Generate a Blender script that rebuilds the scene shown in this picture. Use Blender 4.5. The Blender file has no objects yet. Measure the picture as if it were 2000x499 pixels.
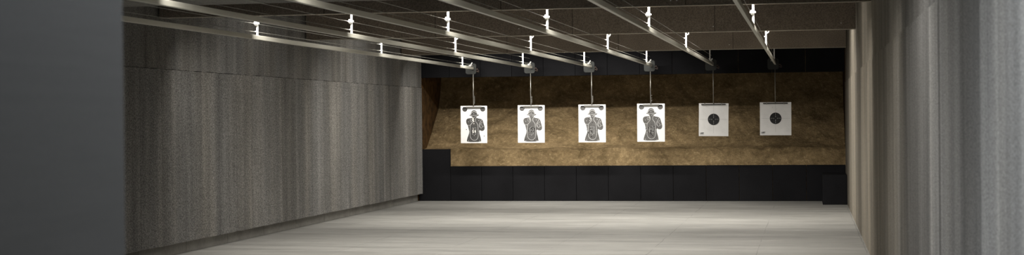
import bpy, bmesh, math, random
from mathutils import Vector, Matrix
random.seed(7)
C = bpy.context.scene.collection
PI = math.pi

# ------------------------------------------------------------------ helpers
def lin(r, g=None, b=None):
    if g is None: g = b = r
    f = lambda c: (c/255)/12.92 if c/255 <= .04045 else (((c/255)+.055)/1.055)**2.4
    return (f(r), f(g), f(b), 1)

def add_box(bm, x0, x1, y0, y1, z0, z1, bev=0):
    vs = [bm.verts.new((x, y, z)) for x in (x0, x1) for y in (y0, y1) for z in (z0, z1)]
    fs = [(0,1,3,2),(4,6,7,5),(0,4,5,1),(2,3,7,6),(0,2,6,4),(1,5,7,3)]
    faces = [bm.faces.new([vs[i] for i in f]) for f in fs]
    if bev:
        es = {e for f in faces for e in f.edges}
        bmesh.ops.bevel(bm, geom=list(es), offset=bev, segments=2, affect='EDGES', profile=.6)
    return faces

def add_prism(bm, pts, y0, y1):
    """outline pts (x,z) extruded along y"""
    a = [bm.verts.new((x, y0, z)) for x, z in pts]
    b = [bm.verts.new((x, y1, z)) for x, z in pts]
    bm.faces.new(a); bm.faces.new(b[::-1])
    n = len(pts)
    for i in range(n):
        bm.faces.new((a[i], b[i], b[(i+1) % n], a[(i+1) % n]))

def add_tube(bm, p0, p1, r, seg=10, r1=None):
    p0, p1 = Vector(p0), Vector(p1); r1 = r if r1 is None else r1
    d = (p1-p0).normalized()
    u = d.orthogonal().normalized(); w = d.cross(u)
    A = []; B = []
    for i in range(seg):
        t = 2*PI*i/seg; o = u*math.cos(t)+w*math.sin(t)
        A.append(bm.verts.new(p0+o*r)); B.append(bm.verts.new(p1+o*r1))
    for i in range(seg):
        bm.faces.new((A[i], A[(i+1) % seg], B[(i+1) % seg], B[i]))
    bm.faces.new(A[::-1]); bm.faces.new(B)

def add_path(bm, pts, r, seg=8):
    for a, b in zip(pts, pts[1:]): add_tube(bm, a, b, r, seg)

def disc_pts(cx, cz, r, n=24, top=None):
    pts = []
    for i in range(n):
        t = 2*PI*i/n
        x, z = cx+r*math.cos(t), cz+r*math.sin(t)
        if top is not None: z = min(z, top)
        pts.append((x, z))
    return pts

def add_ribbon(bm, pts, w, y0, y1, closed=False):
    """flat printed line of width w along pts (x,z)"""
    n = len(pts); L = []; R_ = []
    for i in range(n):
        a = Vector(pts[i-1] if (i > 0 or closed) else pts[i])
        b = Vector(pts[(i+1) % n] if (i < n-1 or closed) else pts[i])
        d = (b-a).normalized(); nn = Vector((-d.y, d.x))*w/2; p = Vector(pts[i])
        L.append(p+nn); R_.append(p-nn)
    m = n if closed else n-1
    for i in range(m):
        j = (i+1) % n
        vs = [bm.verts.new((q.x, y0, q.y)) for q in (L[i], L[j], R_[j], R_[i])]
        bm.faces.new(vs)

def obj(name, bm, m, parent=None, smooth=False, loc=None):
    bmesh.ops.recalc_face_normals(bm, faces=bm.faces)
    me = bpy.data.meshes.new(name); bm.to_mesh(me); bm.free()
    if smooth:
        for p in me.polygons: p.use_smooth = True
    o = bpy.data.objects.new(name, me); C.objects.link(o)
    me.materials.append(m)
    if parent: o.parent = parent
    if loc: o.location = loc
    return o

def tag(o, label, cat, group=None, kind=None):
    o['label'] = label; o['category'] = cat
    if group: o['group'] = group
    if kind: o['kind'] = kind
    return o

def thing(name, label, cat, loc=(0,0,0), group=None):
    o = bpy.data.objects.new(name, None); C.objects.link(o); o.location = loc
    o.empty_display_size = .1
    return tag(o, label, cat, group)

def struct(name, bm, m):
    o = obj(name, bm, m); o['kind'] = 'structure'; return o

def copy_tree(o, parent=None):
    c = o.copy(); C.objects.link(c)
    if parent: c.parent = parent
    for ch in list(o.children): copy_tree(ch, c)
    return c

# ---------------------------------------------------------------- materials
class NT:
    def __init__(s, name):
        s.m = bpy.data.materials.new(name); s.m.use_nodes = True
        s.t = s.m.node_tree; s.n = s.t.nodes; s.b = s.n['Principled BSDF']
        s._pos = None
    def new(s, k, **kw):
        n = s.n.new(k)
        for a, v in kw.items(): setattr(n, a, v)
        return n
    def link(s, a, b): s.t.links.new(a, b)
    def put(s, sock, v):
        if isinstance(v, bpy.types.NodeSocket): s.link(v, sock)
        else: sock.default_value = v
    def pos(s):
        if not s._pos: s._pos = s.new('ShaderNodeNewGeometry').outputs['Position']
        return s._pos
    def sep(s):
        n = s.new('ShaderNodeSeparateXYZ'); s.link(s.pos(), n.inputs[0]); return n.outputs
    def scaled(s, sc, off=(0,0,0)):
        n = s.new('ShaderNodeMapping'); s.link(s.pos(), n.inputs[0])
        n.inputs['Scale'].default_value = sc; n.inputs['Location'].default_value = off
        return n.outputs[0]
    def noise(s, vec, scale=1, detail=3, rough=.55, dist=0):
        n = s.new('ShaderNodeTexNoise'); s.link(vec, n.inputs['Vector'])
        n.inputs['Scale'].default_value = scale; n.inputs['Detail'].default_value = detail
        n.inputs['Roughness'].default_value = rough; n.inputs['Distortion'].default_value = dist
        return n.outputs['Fac']
    def math(s, op, a, b=0, c=0, clamp=False):
        n = s.new('ShaderNodeMath', operation=op, use_clamp=clamp)
        s.put(n.inputs[0], a); s.put(n.inputs[1], b); s.put(n.inputs[2], c)
        return n.outputs[0]
    def rng(s, v, a, b, c, d):
        n = s.new('ShaderNodeMapRange'); s.put(n.inputs[0], v)
        for i, x in enumerate((a, b, c, d)): n.inputs[i+1].default_value = x
        return n.outputs[0]
    def white(s, v):
        n = s.new('ShaderNodeTexWhiteNoise', noise_dimensions='1D'); s.put(n.inputs['W'], v)
        return n.outputs['Value']
    def mix(s, f, a, b, mode='MIX'):
        n = s.new('ShaderNodeMix', data_type='RGBA', blend_type=mode)
        s.put(n.inputs[0], f); s.put(n.inputs[6], a); s.put(n.inputs[7], b)
        return n.outputs[2]
    def gain(s, col, v):
        n = s.new('ShaderNodeVectorMath', operation='SCALE')
        s.put(n.inputs[0], col[:3] if isinstance(col, tuple) else col); s.put(n.inputs['Scale'], v); return n.outputs[0]
    def bump(s, h, strength=.3, dist=.01):
        n = s.new('ShaderNodeBump'); s.link(h, n.inputs['Height'])
        n.inputs['Strength'].default_value = strength; n.inputs['Distance'].default_value = dist
        s.link(n.outputs[0], s.b.inputs['Normal'])
    def out(s, col, rough=.8, metal=0, spec=.5):
        s.put(s.b.inputs['Base Color'], col); s.put(s.b.inputs['Roughness'], rough)
        s.b.inputs['Metallic'].default_value = metal
        s.b.inputs['Specular IOR Level'].default_value = spec
        return s.m

def joint(k, coord, start, step, width):
    """1 on a joint line, 0 elsewhere"""
    a = k.math('DIVIDE', k.math('SUBTRACT', coord, start), step)
    fr = k.math('FRACT', a)
    d = k.math('MINIMUM', fr, k.math('SUBTRACT', 1.0, fr))
    return k.math('LESS_THAN', d, width/step/2), k.math('FLOOR', a)

def wall_mat(name, base, step_lo, start_lo, step_hi, start_hi, streak=1.0, seam=2.33, tone=.5, fine=9, grit=1.0, gs=55, strips=None):
    k = NT(name); S = k.sep(); Y, Z = S[1], S[2]
    jl, il = joint(k, Y, start_lo, step_lo, .012)
    jh, ih = joint(k, Y, start_hi, step_hi, .012)
    up = k.math('GREATER_THAN', Z, seam)
    idx = k.math('ADD', k.math('MULTIPLY', il, k.math('SUBTRACT', 1.0, up)), k.math('MULTIPLY', k.math('ADD', ih, 300.5), up))
    jl2 = k.math('MULTIPLY', k.math('MULTIPLY', jl, .45), k.math('SUBTRACT', 1.0, up))
    jn = k.math('ADD', jl2, k.math('MULTIPLY', jh, k.math('MULTIPLY', up, .7)))
    w = k.white(idx)
    boards = k.rng(w, 0, 1, 1-.3*tone, 1+.3*tone)
    if strips:   # boards of unequal width, each stained its own tone
        wob = k.math('ADD', Y, k.rng(k.noise(k.scaled((0, 2, 2.5)), 1.0, 3), 0, 1, -.05, .05))
        wob = k.math('ADD', wob, k.math('MULTIPLY', up, .35))
        r = k.new('ShaderNodeValToRGB'); r.color_ramp.interpolation = 'CONSTANT'
        k.put(r.inputs[0], k.math('DIVIDE', wob, 32.0)); e = r.color_ramp.elements
        for i, (y0, t) in enumerate(strips):
            el = e[0] if i == 0 else (e[1] if i == 1 else e.new(y0/32)); el.position = y0/32; el.color = (t/2, t/2, t/2, 1)
        boards = k.math('ADD', k.math('MULTIPLY', r.outputs[0], 2.0), k.rng(w, 0, 1, -.06, .06))
    upd = k.rng(up, 0, 1, 1.0, .94)
    # vertical streaks, each row of boards with its own
    vec = k.new('ShaderNodeCombineXYZ')
    k.put(vec.inputs[0], k.math('MULTIPLY', up, 7.3)); k.link(Y, vec.inputs[1])
    k.put(vec.inputs[2], k.math('MULTIPLY', Z, .035))
    n1 = k.noise(vec.outputs[0], 2.6, 4, .6)
    vec2 = k.new('ShaderNodeCombineXYZ'); k.link(Y, vec2.inputs[1]); k.put(vec2.inputs[2], k.math('MULTIPLY', Z, .09)); k.put(vec2.inputs[0], k.math('MULTIPLY', up, 3.1))
    n2 = k.noise(vec2.outputs[0], fine, 4, .65)
    st = k.math('MULTIPLY', k.rng(n1, .3, .7, 1-.34*streak, 1+.34*streak), k.rng(n2, .3, .7, 1-.12*streak, 1+.12*streak))
    blotch = k.rng(k.noise(k.scaled((1, 1, .5)), 1.6, 3), .3, .7, .88, 1.1)
    sp = k.noise(k.scaled((1, 1, 1)), gs, 3, .7)
    sp2 = k.noise(k.scaled((1, 1, 1)), gs*2.4, 2, .7)
    spk = k.math('MULTIPLY', k.rng(sp, .36, .64, 1-.55*grit, 1+.55*grit), k.rng(sp2, .32, .68, 1-.4*grit, 1+.4*grit))
    v = boards
    for q in (upd, st, blotch, spk): v = k.math('MULTIPLY', v, q)
    v = k.math('MULTIPLY', v, k.math('SUBTRACT', 1.0, k.math('MULTIPLY', jn, .6)))
    warm = k.rng(k.noise(vec2.outputs[0], 1.3, 3), .4, .65, 0, .35)
    if strips: warm = k.math('ADD', k.math('MULTIPLY', warm, .5), k.rng(Y, 9.5, 16.5, 0, .7))
    col = k.mix(warm, base, tuple(base[i]*m for i, m in enumerate((1.1, 1.0, .84)))+(1,))
    k.bump(k.math('ADD', sp, k.math('MULTIPLY', n2, .4)), .5, .012)
    return k.out(k.gain(col, v), .92, 0, .2)

M = {}
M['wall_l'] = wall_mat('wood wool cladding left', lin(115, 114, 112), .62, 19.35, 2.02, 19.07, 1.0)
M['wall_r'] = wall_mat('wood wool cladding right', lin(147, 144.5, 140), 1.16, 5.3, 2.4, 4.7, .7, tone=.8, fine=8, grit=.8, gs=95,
    strips=[(0, .95), (5.42, .76), (5.48, .92), (6.1, 1.3), (6.65, .78), (7.48, .92), (8.13, 1.2), (8.65, .72), (8.79, 1.3), (9.4, .8), (12.45, 1.12), (14.4, .84), (18.4, 1.0), (21.5, .64), (23.9, .95), (27.6, .55)])

def speckle_mat(name, base, sc=45, amp=.3, rough=.9, joints=None, bump=.4):
    k = NT(name)
    a = k.noise(k.scaled((1,1,1)), sc, 3, .7); b = k.noise(k.scaled((1,1,1)), 2.2, 3)
    v = k.math('MULTIPLY', k.rng(a, .35, .65, 1-amp, 1+amp), k.rng(b, .3, .7, .86, 1.12))
    if joints:
        j, i = joint(k, k.sep()[0], joints[0], joints[1], .014)
        v = k.math('MULTIPLY', v, k.math('SUBTRACT', 1.0, k.math('MULTIPLY', j, .5)))
        v = k.math('MULTIPLY', v, k.rng(k.white(i), 0, 1, .92, 1.08))
    k.bump(a, bump, .01)
    return k.out(k.gain(base, v), rough, 0, .2)
M['baffle'] = speckle_mat('ceiling baffle board', lin(146, 134, 121), 60, .32, joints=(-3.5, 2.15))
M['lit_edge'] = speckle_mat('pale lit underside', lin(178, 170, 156), 30, .1, bump=.05)  # pale tone stands in for floor light on the baffle undersides
M['soffit'] = speckle_mat('soffit board', lin(150, 148, 144), 45, .3, joints=(-7.0, 1.2))
M['ceil'] = speckle_mat('ceiling concrete', lin(90, 88, 85), 12, .15)
M['plinth'] = speckle_mat('plinth concrete', lin(150, 148, 143), 20, .08, bump=.1)
M['rust'] = speckle_mat('trap side rust brown', lin(84, 62, 36), 6, .45)
M['trapwall'] = speckle_mat('trap back brown', lin(70, 48, 30), 6, .3)

k = NT('rubber'); a = k.noise(k.scaled((1,1,1)), 70, 2); b = k.noise(k.scaled((1,1,1)), 1.7, 3)
i = k.new('ShaderNodeObjectInfo').outputs['Random']
v = k.math('MULTIPLY', k.rng(a, .3, .7, .88, 1.12), k.math('MULTIPLY', k.rng(b, .3, .7, .85, 1.15), k.rng(i, 0, 1, .9, 1.12)))
k.bump(a, .12, .004); M['rubber'] = k.out(k.gain(lin(29, 29, 31), v), .9, 0, .04)

k = NT('floor concrete'); S = k.sep()
n1 = k.noise(k.scaled((.35, 2.6, 1)), 1.4, 5, .6); n2 = k.noise(k.scaled((1.2, 9, 1)), 2.2, 4, .65); n3 = k.noise(k.scaled((1, 1, 1)), .55, 4, .6)
v = k.math('MULTIPLY', k.rng(n1, .3, .7, .78, 1.2), k.math('MULTIPLY', k.rng(n2, .3, .7, .86, 1.14), k.rng(n3, .3, .7, .9, 1.1)))
wob = k.math('ADD', S[0], k.rng(k.noise(k.scaled((1,1,1)), 1.5, 3), 0, 1, -.03, .03))
j, _ = joint(k, wob, -.62, 1.32, .012)
brk = k.rng(k.noise(k.scaled((.6, .6, 1)), 1.1, 3), .42, .55, 0, .3)
v = k.math('MULTIPLY', v, k.math('SUBTRACT', 1.0, k.math('MULTIPLY', j, brk)))
k.bump(n2, .08, .01)
M['floor'] = k.out(k.gain(lin(134, 133, 129), v), k.rng(n1, .3, .7, .55, .75), 0, .35)

k = NT('sand'); P1 = k.scaled((1,1,1))
a = k.noise(P1, 2.3, 6, .65, .6); b = k.noise(P1, 14, 6, .7); c = k.noise(P1, 60, 3, .7)
col = k.mix(k.rng(a, .35, .68, 0, 1), lin(126, 107, 77), lin(176, 152, 114))
col = k.mix(k.rng(b, .56, .74, 0, .55), col, lin(204, 184, 146))
v = k.math('MULTIPLY', k.rng(b, .3, .7, .72, 1.25), k.rng(c, .3, .7, .75, 1.25))
h = k.math('ADD', k.math('MULTIPLY', b, 1.0), k.math('MULTIPLY', c, .3))
k.bump(h, .8, .06); M['sand'] = k.out(k.gain(col, v), .95, 0, .1)

def brushed(name, base, rough, metal, along=(30, .6, 30)):
    k = NT(name); n = k.noise(k.scaled(along), 3, 3)
    return k.out(k.gain(base, k.rng(n, .3, .7, .9, 1.1)), k.rng(n, .3, .7, rough-.06, rough+.06), metal)
M['alu'] = brushed('brushed aluminium', lin(212, 210, 198), .36, .35)
M['white'] = brushed('white painted steel', lin(236, 236, 234), .45, 0)
M['steel'] = brushed('galvanised steel', lin(150, 148, 140), .4, .6, (1, 1, 1))
M['wire'] = brushed('steel cable', lin(165, 165, 158), .4, .4, (1, 1, 1))
M['plate'] = brushed('green grey carrier plate', lin(28, 31, 29), .65, 0, (2, 2, 2))
M['dark'] = brushed('dark metal', lin(48, 46, 44), .5, .3, (2, 2, 2))
M['copper'] = brushed('red brown terminal', lin(62, 50, 45), .5, .3, (2, 2, 2))
M['bar'] = brushed('clamp bar steel', lin(104, 102, 97), .45, .3, (2, 2, 2))

k = NT('booth partition laminate'); n = k.noise(k.scaled((1, 1.4, 26)), 2.4, 4); n2 = k.noise(k.scaled((1, 1, 1)), 90, 2)
M['partition'] = k.out(k.gain(lin(77, 76, 74), k.math('MULTIPLY', k.rng(n, .3, .7, .94, 1.06), k.rng(n2, .3, .7, .95, 1.05))), .6, 0, .3)

k = NT('target card'); n = k.noise(k.scaled((1, 1, 1)), 9, 3); n2 = k.noise(k.scaled((1, 1, 1)), 40, 2)
k.bump(n, .12, .02)
M['card'] = k.out(k.gain(lin(240, 240, 240), k.rng(n, .3, .7, .97, 1.02)), .8, 0, .2)
k = NT('target paper'); n = k.noise(k.scaled((1, 1, 1)), 6, 3); k.bump(n, .2, .03)
M['paper'] = k.out(k.gain(lin(226, 225, 224), k.rng(n, .3, .7, .96, 1.03)), .8, 0, .2)
def print_mat(name, base, amp):
    k = NT(name); n = k.noise(k.scaled((1, 1, 1)), 75, 3, .7); n2 = k.noise(k.scaled((1, 1, 1)), 14, 2)
    return k.out(k.gain(base, k.math('MULTIPLY', k.rng(n, .35, .65, 1-amp, 1+amp), k.rng(n2, .3, .7, .85, 1.15))), .8, 0, .15)
M['ink'] = print_mat('grey ink', lin(97, 96, 95), .3)
M['ink_dark'] = print_mat('dark grey ink', lin(78, 77, 76), .2)
M['black_ink'] = print_mat('black ink', lin(40, 40, 41), .15)
M['line'] = print_mat('pale line', lin(190, 190, 190), .1)
M['tick'] = print_mat('grey tick', lin(120, 120, 120), .1)
M['hole'] = print_mat('bullet hole', lin(18, 17, 16), .1)
M['torn'] = print_mat('torn white card', lin(245, 240, 232), .05)

# ------------------------------------------------------------------- setting
XL, XP, XR = -7.87, -7.76, .724
bm = bmesh.new(); add_box(bm, -10, 2.5, -3, 33.2, -.2, 0); struct('floor', bm, M['floor'])
bm = bmesh.new(); add_box(bm, -10, 2.5, -3, 33.2, 3.9, 4.1); struct('ceiling', bm, M['ceil'])
bm = bmesh.new(); add_box(bm, XL-.05, XR, .6, 15.9, 2.972, 3.12); struct('ceiling_soffit', bm, M['soffit'])
# left wall: solid wall plus the boards standing proud of it
bm = bmesh.new()
add_box(bm, -8.2, XL-.02, -3, 30.33, 0, 3.9)
def rough_board(bm, y0, y1, z0, z1, x_out, x_in):
    """board whose lower edge is a little ragged"""
    n = int((y1-y0)/.07); prev = None
    for i in range(n+1):
        y = y0+(y1-y0)*i/n; z = z0+random.uniform(-.004, .006)
        cur = [bm.verts.new((x_in, y, z)), bm.verts.new((x_in, y, z1)), bm.verts.new((x_out, y, z1)), bm.verts.new((x_out, y, z0))]
        if prev:
            for a in range(4): bm.faces.new((prev[a], prev[(a+1) % 4], cur[(a+1) % 4], cur[a]))
        else: bm.faces.new(cur)
        prev = cur
    bm.faces.new(prev[::-1])
rough_board(bm, -3, 30.32, .152, 2.327, XL-.02, XP)
rough_board(bm, -3, 30.32, 2.331, 3.9, XL-.02, XP-.006)
struct('wall_left', bm, M['wall_l'])
bm = bmesh.new()
for i in range(24):
    y0 = -3+.62+1.43*(i)-.62
    add_box(bm, XL-.02, XL, y0+.006, min(y0+1.424, 30.33), 0, .2, .003)
struct('baseboard_left', bm, M['plinth'])
bm = bmesh.new()
add_box(bm, XR, XR+.12, -3, 30.36, 0, 2.327); add_box(bm, XR+.01, XR+.12, -3, 30.36, 2.335, 3.9); add_box(bm, XR+.1, 1.2, -3, 30.36, 0, 3.9)
struct('wall_right', bm, M['wall_r'])
bm = bmesh.new(); add_box(bm, -8.2, 1.2, -3.2, -3, 0, 3.9); struct('wall_rear', bm, M['ceil'])
# bullet trap chamber behind the rubber panels
bm = bmesh.new(); add_box(bm, -8.1, -7.86, 30.36, 33, 0, 3.9); struct('wall_trap_left', bm, M['rust'])
bm = bmesh.new(); add_box(bm, XR+.02, 1.2, 30.37, 33, 0, 3.9); struct('wall_trap_right', bm, M['trapwall'])
bm = bmesh.new(); add_box(bm, -8.1, 1.2, 33, 33.2, 0, 3.9); struct('wall_trap_back', bm, M['trapwall'])

# sand berm
from mathutils import noise as mn
prof = [(30.44, .0), (30.44, .722), (30.5, .76), (30.62, .9), (30.72, 1.02), (30.80, 1.045), (31.08, 1.085), (31.6, 1.475), (31.85, 1.675), (32.1, 1.87), (32.28, 2.15), (32.42, 2.6), (32.55, 3.3), (32.6, 3.85)]
L = [0]
for a, b in zip(prof, prof[1:]): L.append(L[-1]+math.hypot(b[0]-a[0], b[1]-a[1]))
def prof_at(s):
    for i in range(len(prof)-1):
        if s <= L[i+1] or i == len(prof)-2:
            t = (s-L[i])/(L[i+1]-L[i]); return prof[i][0]+t*(prof[i+1][0]-prof[i][0]), prof[i][1]+t*(prof[i+1][1]-prof[i][1])
bm = bmesh.new(); NX, NS = 300, 110; grid = []
for ix in range(NX+1):
    x = -7.855+(XR+.01+7.855)*ix/NX; row = []
    for js in range(NS+1):
        s = L[-1]*js/NS
        y, z = prof_at(s)
        p = Vector((x*1.0, s*1.0, 0))
        d = .05*mn.fractal(p*1.3, 1.0, 2.0, 4)+.022*mn.fractal(p*5, 1.0, 2.0, 4)
        fade = min(1, max(0, (s-.75)/.25))*min(1, .25+(x+7.86)/.5)
        # the low crest fades out towards the right
        bulge = .5+.9*mn.noise(Vector((x*.55+4.3, 1.7, 0)))+.35*mn.noise(Vector((x*1.9, 5.1, 0)))
        bulge = max(0, min(1, bulge))*max(0, min(1, (.4-x)/2.5))*max(0, min(1, (x+7.35)/.4))
        wt = math.exp(-((z-1.06)/.055)**2) if y < 31.2 else 0
        y -= .19*bulge*wt; z += .03*bulge*wt
        row.append(bm.verts.new((x, y-.72*d*fade, z+.7*d*fade)))
    grid.append(row)
for a, b in zip(grid, grid[1:]):
    for j in range(NS): bm.faces.new((a[j], b[j], b[j+1], a[j+1]))
o = obj('sand_berm', bm, M['sand'], smooth=True)
tag(o, 'sloping bank of brown sand behind the hanging targets', 'sand', kind='stuff')

# ----------------------------------------------------------------- rubber panels
edges = [-7.855, -7.185]+[-7.185+.6506*i for i in range(1, 12)]+[XR-.002]
ordw = ['first', 'second', 'third', 'fourth', 'fifth', 'sixth', 'seventh', 'eighth', 'ninth', 'tenth', 'eleventh', 'twelfth', 'thirteenth']
below = {1: 'its top under the first silhouette target', 3: 'between first and second silhouette targets', 5: 'under the third silhouette target'}
n = len(edges)-1
for i in range(n):
    top = 1.063 if i == 0 else .712
    bm = bmesh.new(); add_box(bm, edges[i]+.003, edges[i+1]-.003, 30.37, 30.43, 0, top, .006)
    if i == 0: lab = 'tall black rubber panel at the left end, rising above its row'
    elif i == n-1: lab = 'last black rubber panel at the right end, behind the low block'
    else: lab = 'black rubber panel standing on floor, %s from the left in the low row' % ordw[i]
    tag(obj('rubber_pad', bm, M['rubber']), lab, 'panel', 'black rubber panels along the foot of the sand')
for i in range(n):
    bm = bmesh.new(); add_box(bm, edges[i]+.003, edges[i+1]-.003, 30.35, 30.42, 2.532, 3.899, .006)
    lab = 'dark panel hanging above the sand, %s from the left in the upper row' % ordw[i]
    if i == n-1: lab = 'unlit dark panel hanging above the sand against the right wall'
    tag(obj('hanging_pad', bm, M['rubber']), lab, 'panel', 'dark panels hanging above the sand')
bm = bmesh.new(); add_box(bm, .27, XR-.003, 29.15, 30.365, 0, .56, .012)
tag(obj('rubber_block', bm, M['rubber']), 'low black rubber block on the floor in the right corner, before the panels', 'block')

# -------------------------------------------------------------------- baffles
YA, YB, YC = 17.72, 23.26, 29.02
def baffle(y, z, zt, lab, bolts, far=0):
    t = thing('ceiling_baffle', lab, 'baffle', (-3.5, y, z), 'baffles hung across the ceiling')
    bm = bmesh.new(); add_box(bm, XP+.012+3.5, XR-.012+3.5, -.05, .05, 0, zt-z, .006)
    obj('board', bm, M['baffle'], t)
    bm = bmesh.new(); add_box(bm, XP+.012+3.5, XR-.012+3.5, -.05, .05, -.008, 0, .002)  # thin strip with the floor bounce on the bottom edge put into its colour
    obj('lit_underside', bm, M['lit_edge'], t)
    for bx, bz in bolts:
        bm = bmesh.new(); add_tube(bm, (bx+3.5, -.064, bz-z), (bx+3.5, -.049, bz-z), .008, 10)
        obj('bolt', bm, M['white'], t)
    return t
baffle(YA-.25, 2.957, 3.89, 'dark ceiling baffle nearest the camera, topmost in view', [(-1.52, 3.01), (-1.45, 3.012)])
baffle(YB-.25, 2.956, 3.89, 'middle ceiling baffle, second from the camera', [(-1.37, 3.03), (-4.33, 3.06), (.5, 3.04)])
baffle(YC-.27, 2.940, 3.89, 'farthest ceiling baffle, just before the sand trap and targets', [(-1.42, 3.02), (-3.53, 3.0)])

# ----------------------------------------------------------- target conveyors
lx = [-6.621+1.2*i for i in range(6)]
kind_names = ['leftmost hat silhouette target', 'second hat silhouette target from the left', 'third hat silhouette target from the left', 'rightmost hat silhouette target', 'left round bullseye target', 'right round bullseye target']
def make_conveyor(x, lab):
    t = thing('target_conveyor', lab, 'conveyor', (x, YA, 2.675), 'conveyor rails under the ceiling')
    bm = bmesh.new()
    y0, y1 = 2.9-YA, 29.943-YA
    add_box(bm, 0, .04, y0, y1, 0, .055, .006)
    obj('rail', bm, M['alu'], t)
    for row, yy in enumerate((YA, YB, YC)):
        y = yy-YA
        bm = bmesh.new(); add_box(bm, .008, .032, y-.008, y+.008, .053, .9, .003)
        if row == 2:
            bm.free(); bm = bmesh.new(); add_box(bm, .009, .031, y-.008, y+.008, .053, .9, .003)
        h = obj('hanger_rod', bm, M['white'], t)
        if row == 0:
            bm = bmesh.new(); add_tube(bm, (-.006, y-.014, .2), (.034, y-.014, .2), .027, 20)
            add_tube(bm, (-.018, y-.014, .2), (.05, y-.014, .2), .01, 14)
            obj('pulley', bm, M['white'], h)
        elif row == 1:
            bm = bmesh.new()
            pts = [(.03+.03*math.sin(a), y, .283-.03*math.cos(a)) for a in [PI*i/8*.75 for i in range(9)]]
            add_path(bm, pts, .006); obj('hook', bm, M['white'], h)
            bm = bmesh.new(); add_tube(bm, (-.008, y-.01, .2), (.014, y-.01, .2), .009, 12)
            obj('cable_guide', bm, M['white'], h)
        bm = bmesh.new(); add_tube(bm, (-.004, y-.01, .1), (.014, y-.01, .1), .007, 12)
        obj('cable_guide', bm, M['white'], h)
    for dx, z in ((-.006, .2), (-.002, .1)):
        bm = bmesh.new(); add_tube(bm, (dx, y0+.3, z), (dx, 29.905-YA, z), .0032, 6)
        obj('cable', bm, M['wire'], t)
    return t
c0 = make_conveyor(lx[0], 'aluminium ceiling rail of the %s, farthest left, near the left wall' % kind_names[0])
for i in range(1, 6):
    c = copy_tree(c0); c.location.x = lx[i]
    c['label'] = 'aluminium ceiling rail with hanger rods leading to the %s' % kind_names[i]
    if i == 5: c['label'] = 'aluminium ceiling rail nearest the right wall, leading to the right bullseye target'

# ----------------------------------------------------------- carriers, targets
def rounded_rect(w, h, r, n=6):
    pts = []
    for cx, cz, a0 in ((w/2-r, h/2-r, 0), (-w/2+r, h/2-r, PI/2), (-w/2+r, -h/2+r, PI), (w/2-r, -h/2+r, 1.5*PI)):
        for i in range(n+1):
            a = a0+PI/2*i/n; pts.append((cx+r*math.cos(a), cz+r*math.sin(a)))
    return pts
def make_carrier(x, tx, ttop, lab, bullseye, sleeve):
    t = thing('target_carrier', lab, 'carrier', (x, 29.965, 2.69), 'carriers at the rail ends')
    bm = bmesh.new(); add_prism(bm, [(a-.012, b) for a, b in rounded_rect(.215, .215, .04)], -.014, .016)
    obj('plate', bm, M['plate'], t, smooth=False)
    bm = bmesh.new(); add_tube(bm, (-.02, -.03, .06), (.022, -.03, .125), .012, 10); add_tube(bm, (-.022, -.014, .064), (-.022, -.042, .064), .017, 12)
    obj('lever', bm, M['white'], t)
    for bx, bz in ((.014, .068), (-.05, .06)):
        bm = bmesh.new(); add_tube(bm, (bx, -.034, bz), (bx, -.013, bz), .011, 8); obj('bolt', bm, M['steel'], t)
    bm = bmesh.new()
    add_tube(bm, (.09, 0, -.02), (.125, 0, .0), .012, 8); add_tube(bm, (.1, 0, -.05), (.15, -.005, -.065), .01, 8); add_tube(bm, (.12, 0, -.01), (.155, -.01, -.05), .008, 8)
    obj('cable_clamp', bm, M['copper'], t)
    rx = tx-x; zb = ttop-2.69
    bm = bmesh.new(); add_tube(bm, (rx, 0, -.104), (rx, 0, zb-.012), .0085 if not bullseye else .0075, 10)
    rod = obj('hanging_rod', bm, M['steel'], t, smooth=True)
    if sleeve:
        z0 = zb+.01
        bm = bmesh.new(); add_tube(bm, (rx+.006, -.012, z0), (rx-.002, -.012, z0+.30), .009, 8)
        obj('sleeve', bm, M['bar'], rod)
        bm = bmesh.new(); add_tube(bm, (rx+.022, -.012, z0+.03), (rx+.024, -.012, z0+sleeve), .0065, 8)
        for q in (.06, .1, .15): add_tube(bm, (rx+.0, -.014, z0+q), (rx+.032, -.014, z0+q), .007, 6)
        obj('clip', bm, M['bar'], rod)
    bm = bmesh.new()
    if bullseye:
        add_box(bm, rx-.235, rx+.235, -.012, .007, zb-.033, zb-.012, .003)
        obj('clamp_bar', bm, M['dark'], t)
        for q in (-.165, .165):
            bm = bmesh.new(); add_tube(bm, (rx+q, -.02, zb-.04), (rx+q, -.02, zb+.004), .007, 8); obj('clip', bm, M['steel'], t)
    else:
        add_box(bm, rx-.155, rx+.165, -.012, .007, zb-.048, zb-.014, .004)
        obj('clamp_bar', bm, M['bar'], t)
    return t

FT = 29.9745   # front face of the hanging cards
def card_mesh(w, h, curl, th=.003):
    bm = bmesh.new(); nx, nz = 14, 14; F = []; B = []
    for i in range(nx+1):
        for j in range(nz+1):
            u = i/nx*2-1; v = j/nz
            y = curl*(1-v)*(.35*u*u+.6*u*(1-v)*.5)
            F.append(bm.verts.new((u*w/2, y, -h+v*h))); B.append(bm.verts.new((u*w/2, y+th, -h+v*h)))
    def q(V, i, j): return V[i*(nz+1)+j]
    for i in range(nx):
        for j in range(nz):
            bm.faces.new((q(F,i,j), q(F,i+1,j), q(F,i+1,j+1), q(F,i,j+1)))
            bm.faces.new((q(B,i,j), q(B,i,j+1), q(B,i+1,j+1), q(B,i+1,j)))
    for i in range(nx):
        for j in (0, nz): bm.faces.new((q(F,i,j), q(F,i+1,j), q(B,i+1,j), q(B,i,j)))
    for j in range(nz):
        for i in (0, nx): bm.faces.new((q(F,i,j), q(F,i,j+1), q(B,i,j+1), q(B,i,j)))
    return bm

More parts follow.
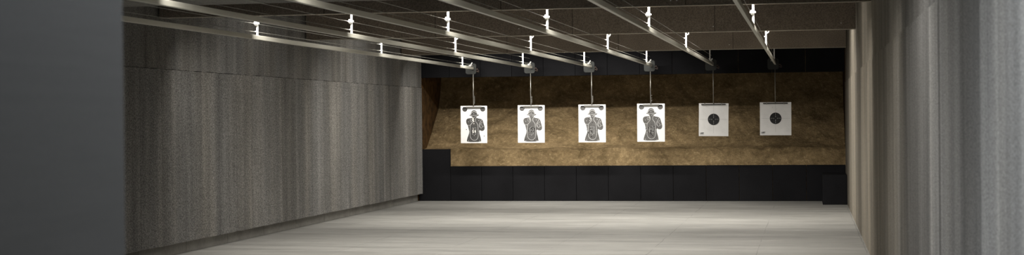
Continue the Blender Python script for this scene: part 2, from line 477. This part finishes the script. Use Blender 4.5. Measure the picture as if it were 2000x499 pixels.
SW, SH = .545, .752
def S(px, py):   # outline units (paper 295 x 413) to metres, top edge at 0
    return ((px-25)/295*SW-SW/2, -(py-55)/413*SH)
body = [(92,455),(94,430),(102,402),(113,375),(120,350),(118,328),(112,300),(106,275),(97,262),(88,245),(85,222),(90,205),(104,195),(124,192),(146,190),(158,184),(154,176),(146,172),(132,166),(122,160),(124,155),(138,154),(139,140),(143,125),(153,111),(166,104),(180,103),(193,108),(203,120),(208,136),(209,152),(222,152),(231,155),(228,162),(214,168),(203,172),(199,182),(206,190),(228,196),(252,201),(266,210),(274,226),(280,250),(288,275),(293,298),(290,318),(278,331),(262,334),(246,330),(237,320),(233,335),(232,350),(236,372),(244,396),(250,425),(253,455)]
lines = [
 ([(160,192),(163,206),(170,222),(158,240),(143,256),(132,268),(130,300),(130,340),(130,375),(131,395),(140,418),(156,433),(176,438),(196,434),(211,420),(219,398),(220,370),(219,330),(218,290),(216,262),(206,245),(195,234),(190,220),(190,205),(202,184),(210,172)], 5.0),
 ([(104,270),(122,270),(131,270)], 4), ([(258,212),(246,232),(238,248),(230,268),(236,290),(246,298)], 4.5),
 ([(240,262),(258,262),(268,280),(262,298),(250,304),(240,290),(240,270)], 3.5), ([(266,290),(284,282)], 3.5), ([(232,262),(250,246),(266,250)], 3),
 ([(145,142),(150,128),(164,119),(180,117),(194,122),(203,134)], 6), ([(138,158),(160,162),(190,162),(212,157)], 4), ([(132,162),(150,170),(160,186)], 4), ([(200,168),(186,178),(176,186)], 3.5),
 ([(137,200),(131,214),(136,228),(148,233),(156,222),(150,206),(140,200)], 3.5), ([(152,180),(156,200),(162,214)], 7)]
rect = [(157,296),(193,296),(193,373),(157,373)]
studs = [(172,142),(112,232),(228,218),(262,238),(172,330),(176,384),(112,440),(236,442),(120,336),(228,338)]
def smooth(pts, closed, it=2):
    for _ in range(it):
        out = []; n = len(pts)
        for i in range(n if closed else n-1):
            a, b = pts[i], pts[(i+1) % n]
            out += [(a[0]*.75+b[0]*.25, a[1]*.75+b[1]*.25), (a[0]*.25+b[0]*.75, a[1]*.25+b[1]*.75)]
        if not closed: out = [pts[0]]+out+[pts[-1]]
        pts = out
    return pts
def make_silhouette(ink, x, z, lab, tilt):
    t = thing('silhouette_target', lab, 'target', (x, FT, z), 'hat silhouette targets hanging from carriers')
    t.rotation_euler = (0, tilt, 0)
    obj('card', card_mesh(SW, SH, 0), M['card'], t)
    bm = bmesh.new(); add_prism(bm, [S(*p) for p in smooth(body, True, 1)], -.0014, -.0002)
    fig = obj('silhouette_print', bm, M[ink], t)
    bm = bmesh.new()
    s = SW/295
    for pts, w in lines:
        add_ribbon(bm, [S(*p) for p in smooth(pts, False, 2)], w*.85*s, -.0026, -.0016)
        obj('outline_print', bm, M['line'], fig); bm = bmesh.new()
    add_ribbon(bm, [S(*p) for p in rect], 3.6*s, -.0026, -.0016, True)
    obj('chest_box', bm, M['line'], fig)
    for p in studs:
        bm = bmesh.new(); c = S(*p); vs = [bm.verts.new((a, -.0027, b)) for a, b in disc_pts(c[0], c[1], 4*s, 10)]; bm.faces.new(vs)
        obj('score_dot', bm, M['line'], fig)
    for cx in (72, 272):
        c = S(cx, 91); r = 28*s
        bm = bmesh.new(); add_prism(bm, disc_pts(c[0], c[1], r, 28, S(0, 68)[1]), -.0014, -.0002)
        d = obj('corner_disc', bm, M[ink], t)
        bm = bmesh.new(); z0 = S(0, 68)[1]; z1 = S(0, 83)[1]
        hw0 = math.sqrt(max(r*r-(z0-c[1])**2, 0)); hw1 = math.sqrt(max(r*r-(z1-c[1])**2, 0))
        add_prism(bm, [(c[0]-hw0, z0), (c[0]+hw0, z0), (c[0]+hw1, z1), (c[0]-hw1, z1)], -.0024, -.0015)
        obj('cut_edge', bm, M['hole'], d)
    return t
def holes(t, pts, mat='hole', r=4.5):
    s = SW/295
    for p in pts:
        rr = (p[2] if len(p) > 2 else r)*s*random.uniform(.85, 1.15)
        c = S(p[0], p[1]); bm = bmesh.new()
        pts2 = [(c[0]+rr*random.uniform(.8, 1.2)*math.cos(a), c[1]+rr*random.uniform(.8, 1.2)*math.sin(a)) for a in [2*PI*i/10 for i in range(10)]]
        add_prism(bm, pts2, -.0042, -.0030)
        obj('bullet_hole', bm, M[mat], t)

TS = [(-6.594, 1.942), (-5.4205, 1.942), (-4.192, 1.941), (-3.023, 1.946)]
slabs = ['leftmost hat silhouette target, darker print with white torn holes in face and chest',
         'hat silhouette target hanging second from left, chest full of dark holes',
         'hat silhouette target hanging third from left, dark holes around the chest box and waist',
         'rightmost hat silhouette target, hanging beside the left bullseye target']
tg = []
for i, (x, z) in enumerate(TS):
    tg.append(make_silhouette('ink_dark' if i == 0 else 'ink', x, z, slabs[i], .004))
holes(tg[0], [(163,190,7),(166,203,7),(164,216,7),(172,228,6),(173,252,6),(160,332,9),(170,312,6),(164,348,8),(188,345,7),(186,332,6)], 'torn')
holes(tg[0], [(89,318,5),(286,390,4),(174,375,4),(152,330,4),(176,320,5),(150,352,4)])
holes(tg[1], [(150,300),(160,290),(190,300),(205,308),(146,320),(165,318),(186,322,6),(208,320),(152,340),(172,338,6),(196,342),(212,336),(158,362),(186,360),(200,352),(176,306),(140,336),(112,432),(206,436),(236,430)], r=5)
holes(tg[2], [(136,212,6),(134,228,5),(166,196,5),(140,206,4),(178,252,5),(152,312,6),(160,340,6),(164,350,7),(117,332,5),(128,366,6),(122,384,5),(163,406,6),(226,340,5),(132,355,4)])
holes(tg[3], [(150,318,5),(128,350,6),(120,330,5),(160,300,5),(205,305,5),(186,318,4),(172,350,5),(165,372,6),(176,384,6),(208,330,4),(190,402,5),(118,322,4),(150,365,5),(196,356,5)])

# bullseye targets
def text_mesh(txt, size, shear=.0):
    cu = bpy.data.curves.new('maker_mark', 'FONT'); cu.body = txt; cu.size = size; cu.shear = shear; cu.offset = .0012
    ob = bpy.data.objects.new('maker_mark', cu); C.objects.link(ob)
    dg = bpy.context.evaluated_depsgraph_get(); dg.update()
    me = bpy.data.meshes.new_from_object(ob.evaluated_get(dg))
    bpy.data.objects.remove(ob); return me
mark = text_mesh('UEP', .034, .2)
for v in mark.vertices: v.co = Vector((v.co.x*1.25, 0, v.co.y))
mark.materials.append(M['black_ink'])
def make_bullseye(x, z, w, h, cz, lab, tilt, curl):
    t = thing('bullseye_target', lab, 'target', (x, FT, z), 'round bullseye targets hanging from carriers')
    t.rotation_euler = (0, tilt, .0)
    obj('sheet', card_mesh(w, h, curl, .002), M['paper'], t)
    yo = -.004
    bm = bmesh.new(); add_prism(bm, disc_pts(0, cz, .112, 48), yo-.001, yo)
    d = obj('scoring_disc', bm, M['black_ink'], t)
    bm = bmesh.new()
    for rr in (.02, .045, .07, .093):
        add_ribbon(bm, disc_pts(0, cz, rr, 40), .0012, yo-.0016, yo, True)
    obj('ring_lines', bm, M['tick'], d)
    # ring numbers along the four arms
    for n_, rr in ((9, .036), (8, .06), (7, .085)):
        me = text_mesh(str(n_), .018)
        for v in me.vertices: v.co = Vector((v.co.x-.005, 0, v.co.y-.006))
        me.materials.append(M['line'])
        for dx, dz in ((rr, 0), (-rr, 0), (0, rr), (0, -rr)):
            o = bpy.data.objects.new('ring_number', me); C.objects.link(o); o.parent = d; o.location = (dx, yo-.0022, cz+dz)
    bm = bmesh.new()
    for q in [.125+.017*i for i in range(9)]:
        for dx, dz in ((q, 0), (-q, 0), (0, q), (0, -q)):
            if abs(dx) > w/2-.02 or cz+dz > -.05 or cz+dz < -h+.05: continue
            vs = [bm.verts.new((a, yo, b)) for a, b in disc_pts(dx, cz+dz, .0032, 8)]; bm.faces.new(vs)
    obj('axis_marks', bm, M['tick'], t)
    bm = bmesh.new()
    for rr in (.14, .168, .196, .224):
        add_ribbon(bm, disc_pts(0, cz, rr, 64), .0009, yo, yo, True)
    obj('outer_rings', bm, M['line'], t)
    o = bpy.data.objects.new('maker_mark', mark); C.objects.link(o); o.parent = t; o.location = (-w/2+.022, yo-.001, -h+.045)
    bm = bmesh.new(); add_box(bm, -w/2+.022, -w/2+.1, yo-.0008, yo, -h+.03, -h+.0335); obj('small_print', bm, M['tick'], t)
    return t
b1 = make_bullseye(-1.794, 1.938, .575, .643, -.315, 'left round bullseye target on square sheet, brighter and creased, hanging fifth from left', .014, .012)
b2 = make_bullseye(-.603, 1.945, .6, .643, -.313, 'rightmost target, round bullseye on a greyer square sheet', .004, .004)
def specks(t, pts):
    for px, pz in pts:
        bm = bmesh.new(); add_prism(bm, disc_pts(px, pz, .004, 8), -.0056, -.0044); obj('bullet_hole', bm, M['hole'], t)
specks(b2, [(-.06, -.1), (.02, -.13)])

for i in range(6):
    tx = (TS[i][0] if i < 4 else (-1.794, -.603)[i-4])+(-.004)
    tt = (TS[i][1] if i < 4 else (1.938, 1.945)[i-4])
    make_carrier(lx[i]-.01, tx, tt, 'grey carrier plate and rod holding the %s' % kind_names[i], i >= 4, (.19, .17, .16, .05, 0, 0)[i])

# ------------------------------------------------------------- booth partition
t = thing('booth_partition', 'tall dark grey shooting booth partition blurred at the left edge', 'partition', (-1.275, 1.9, 0))
bm = bmesh.new(); add_box(bm, -.03, .03, -.75, .74, .06, 2.25, .006); obj('panel', bm, M['partition'], t)
for y in (-.55, .45):
    bm = bmesh.new(); add_box(bm, -.16, .16, y-.04, y+.04, 0, .06, .006); obj('foot', bm, M['dark'], t)

# ---------------------------------------------------------------------- lights
def strip(name, x0, x1, y, z, tilt, power, spread, col, w=.07):
    li = bpy.data.lights.new(name, 'AREA'); li.shape = 'RECTANGLE'
    li.size = x1-x0; li.size_y = w; li.energy = power; li.color = col; li.spread = math.radians(spread)
    o = bpy.data.objects.new(name, li); C.objects.link(o); o.location = ((x0+x1)/2, y, z)
    o.rotation_euler = (math.radians(tilt), 0, 0)
    return o
WARM = (1, .955, .88); COOL = (.9, .96, 1.04)
# fittings close behind each baffle, by the hanger rods
strip('ceiling_lamp', -7.15, .2, YA-.165, 3.10, 34, 150, 105, WARM)
strip('ceiling_lamp', -7.15, .2, YB-.165, 3.10, 34, 120, 105, WARM)
strip('ceiling_lamp', -7.1, -2.75, YC-.165, 3.08, 27, 105, 135, WARM)
# unseen lights up in the bays between the baffles, added to raise the ambient
strip('bay_fill', -7.1, .0, 20.4, 3.86, 0, 85, 145, WARM, .9)
strip('bay_fill', -6.8, .35, 25.4, 3.86, 0, 225, 150, WARM, .9)
# recessed fittings in the soffit over the firing line
strip('soffit_lamp', -7.5, .2, 12.15, 2.965, 34, 110, 105, WARM)
strip('soffit_lamp', -6.5, .2, 10.0, 2.965, 0, 110, 170, (1, 1, 1), .5)  # unseen light, added to brighten the right wall
strip('soffit_lamp', -6.5, .3, 5.0, 2.965, 0, 170, 180, COOL, .5)
strip('booth_lamp', -.9, .5, 3.4, 2.95, 0, 45, 180, COOL, .5)

w = bpy.data.worlds.new('world'); bpy.context.scene.world = w; w.use_nodes = True
w.node_tree.nodes['Background'].inputs[0].default_value = (.02, .02, .022, 1)

# ---------------------------------------------------------------------- camera
cam = bpy.data.cameras.new('camera'); co = bpy.data.objects.new('camera', cam); C.objects.link(co)
cam.sensor_width = 36; cam.sensor_fit = 'HORIZONTAL'; cam.lens = 2974.2/2000*36
r = Vector((0.98166347, 0.19036584, -0.00988363)); u = Vector((0.00856441, 0.00775139, 0.99993328)); f = Vector((-0.19042976, 0.98168262, -0.00597889))
mw = Matrix((( r.x, u.x, -f.x, 0), (r.y, u.y, -f.y, 0), (r.z, u.z, -f.z, 1.681), (0, 0, 0, 1)))
co.matrix_world = mw
cam.dof.use_dof = True; cam.dof.focus_distance = 27; cam.dof.aperture_fstop = 5.0
cam.clip_end = 100
sc = bpy.context.scene; sc.camera = co
sc.view_settings.view_transform = 'Standard'; sc.view_settings.look = 'None'
sc.view_settings.gamma = 1; sc.view_settings.use_curve_mapping = False
sc.view_settings.exposure = 0
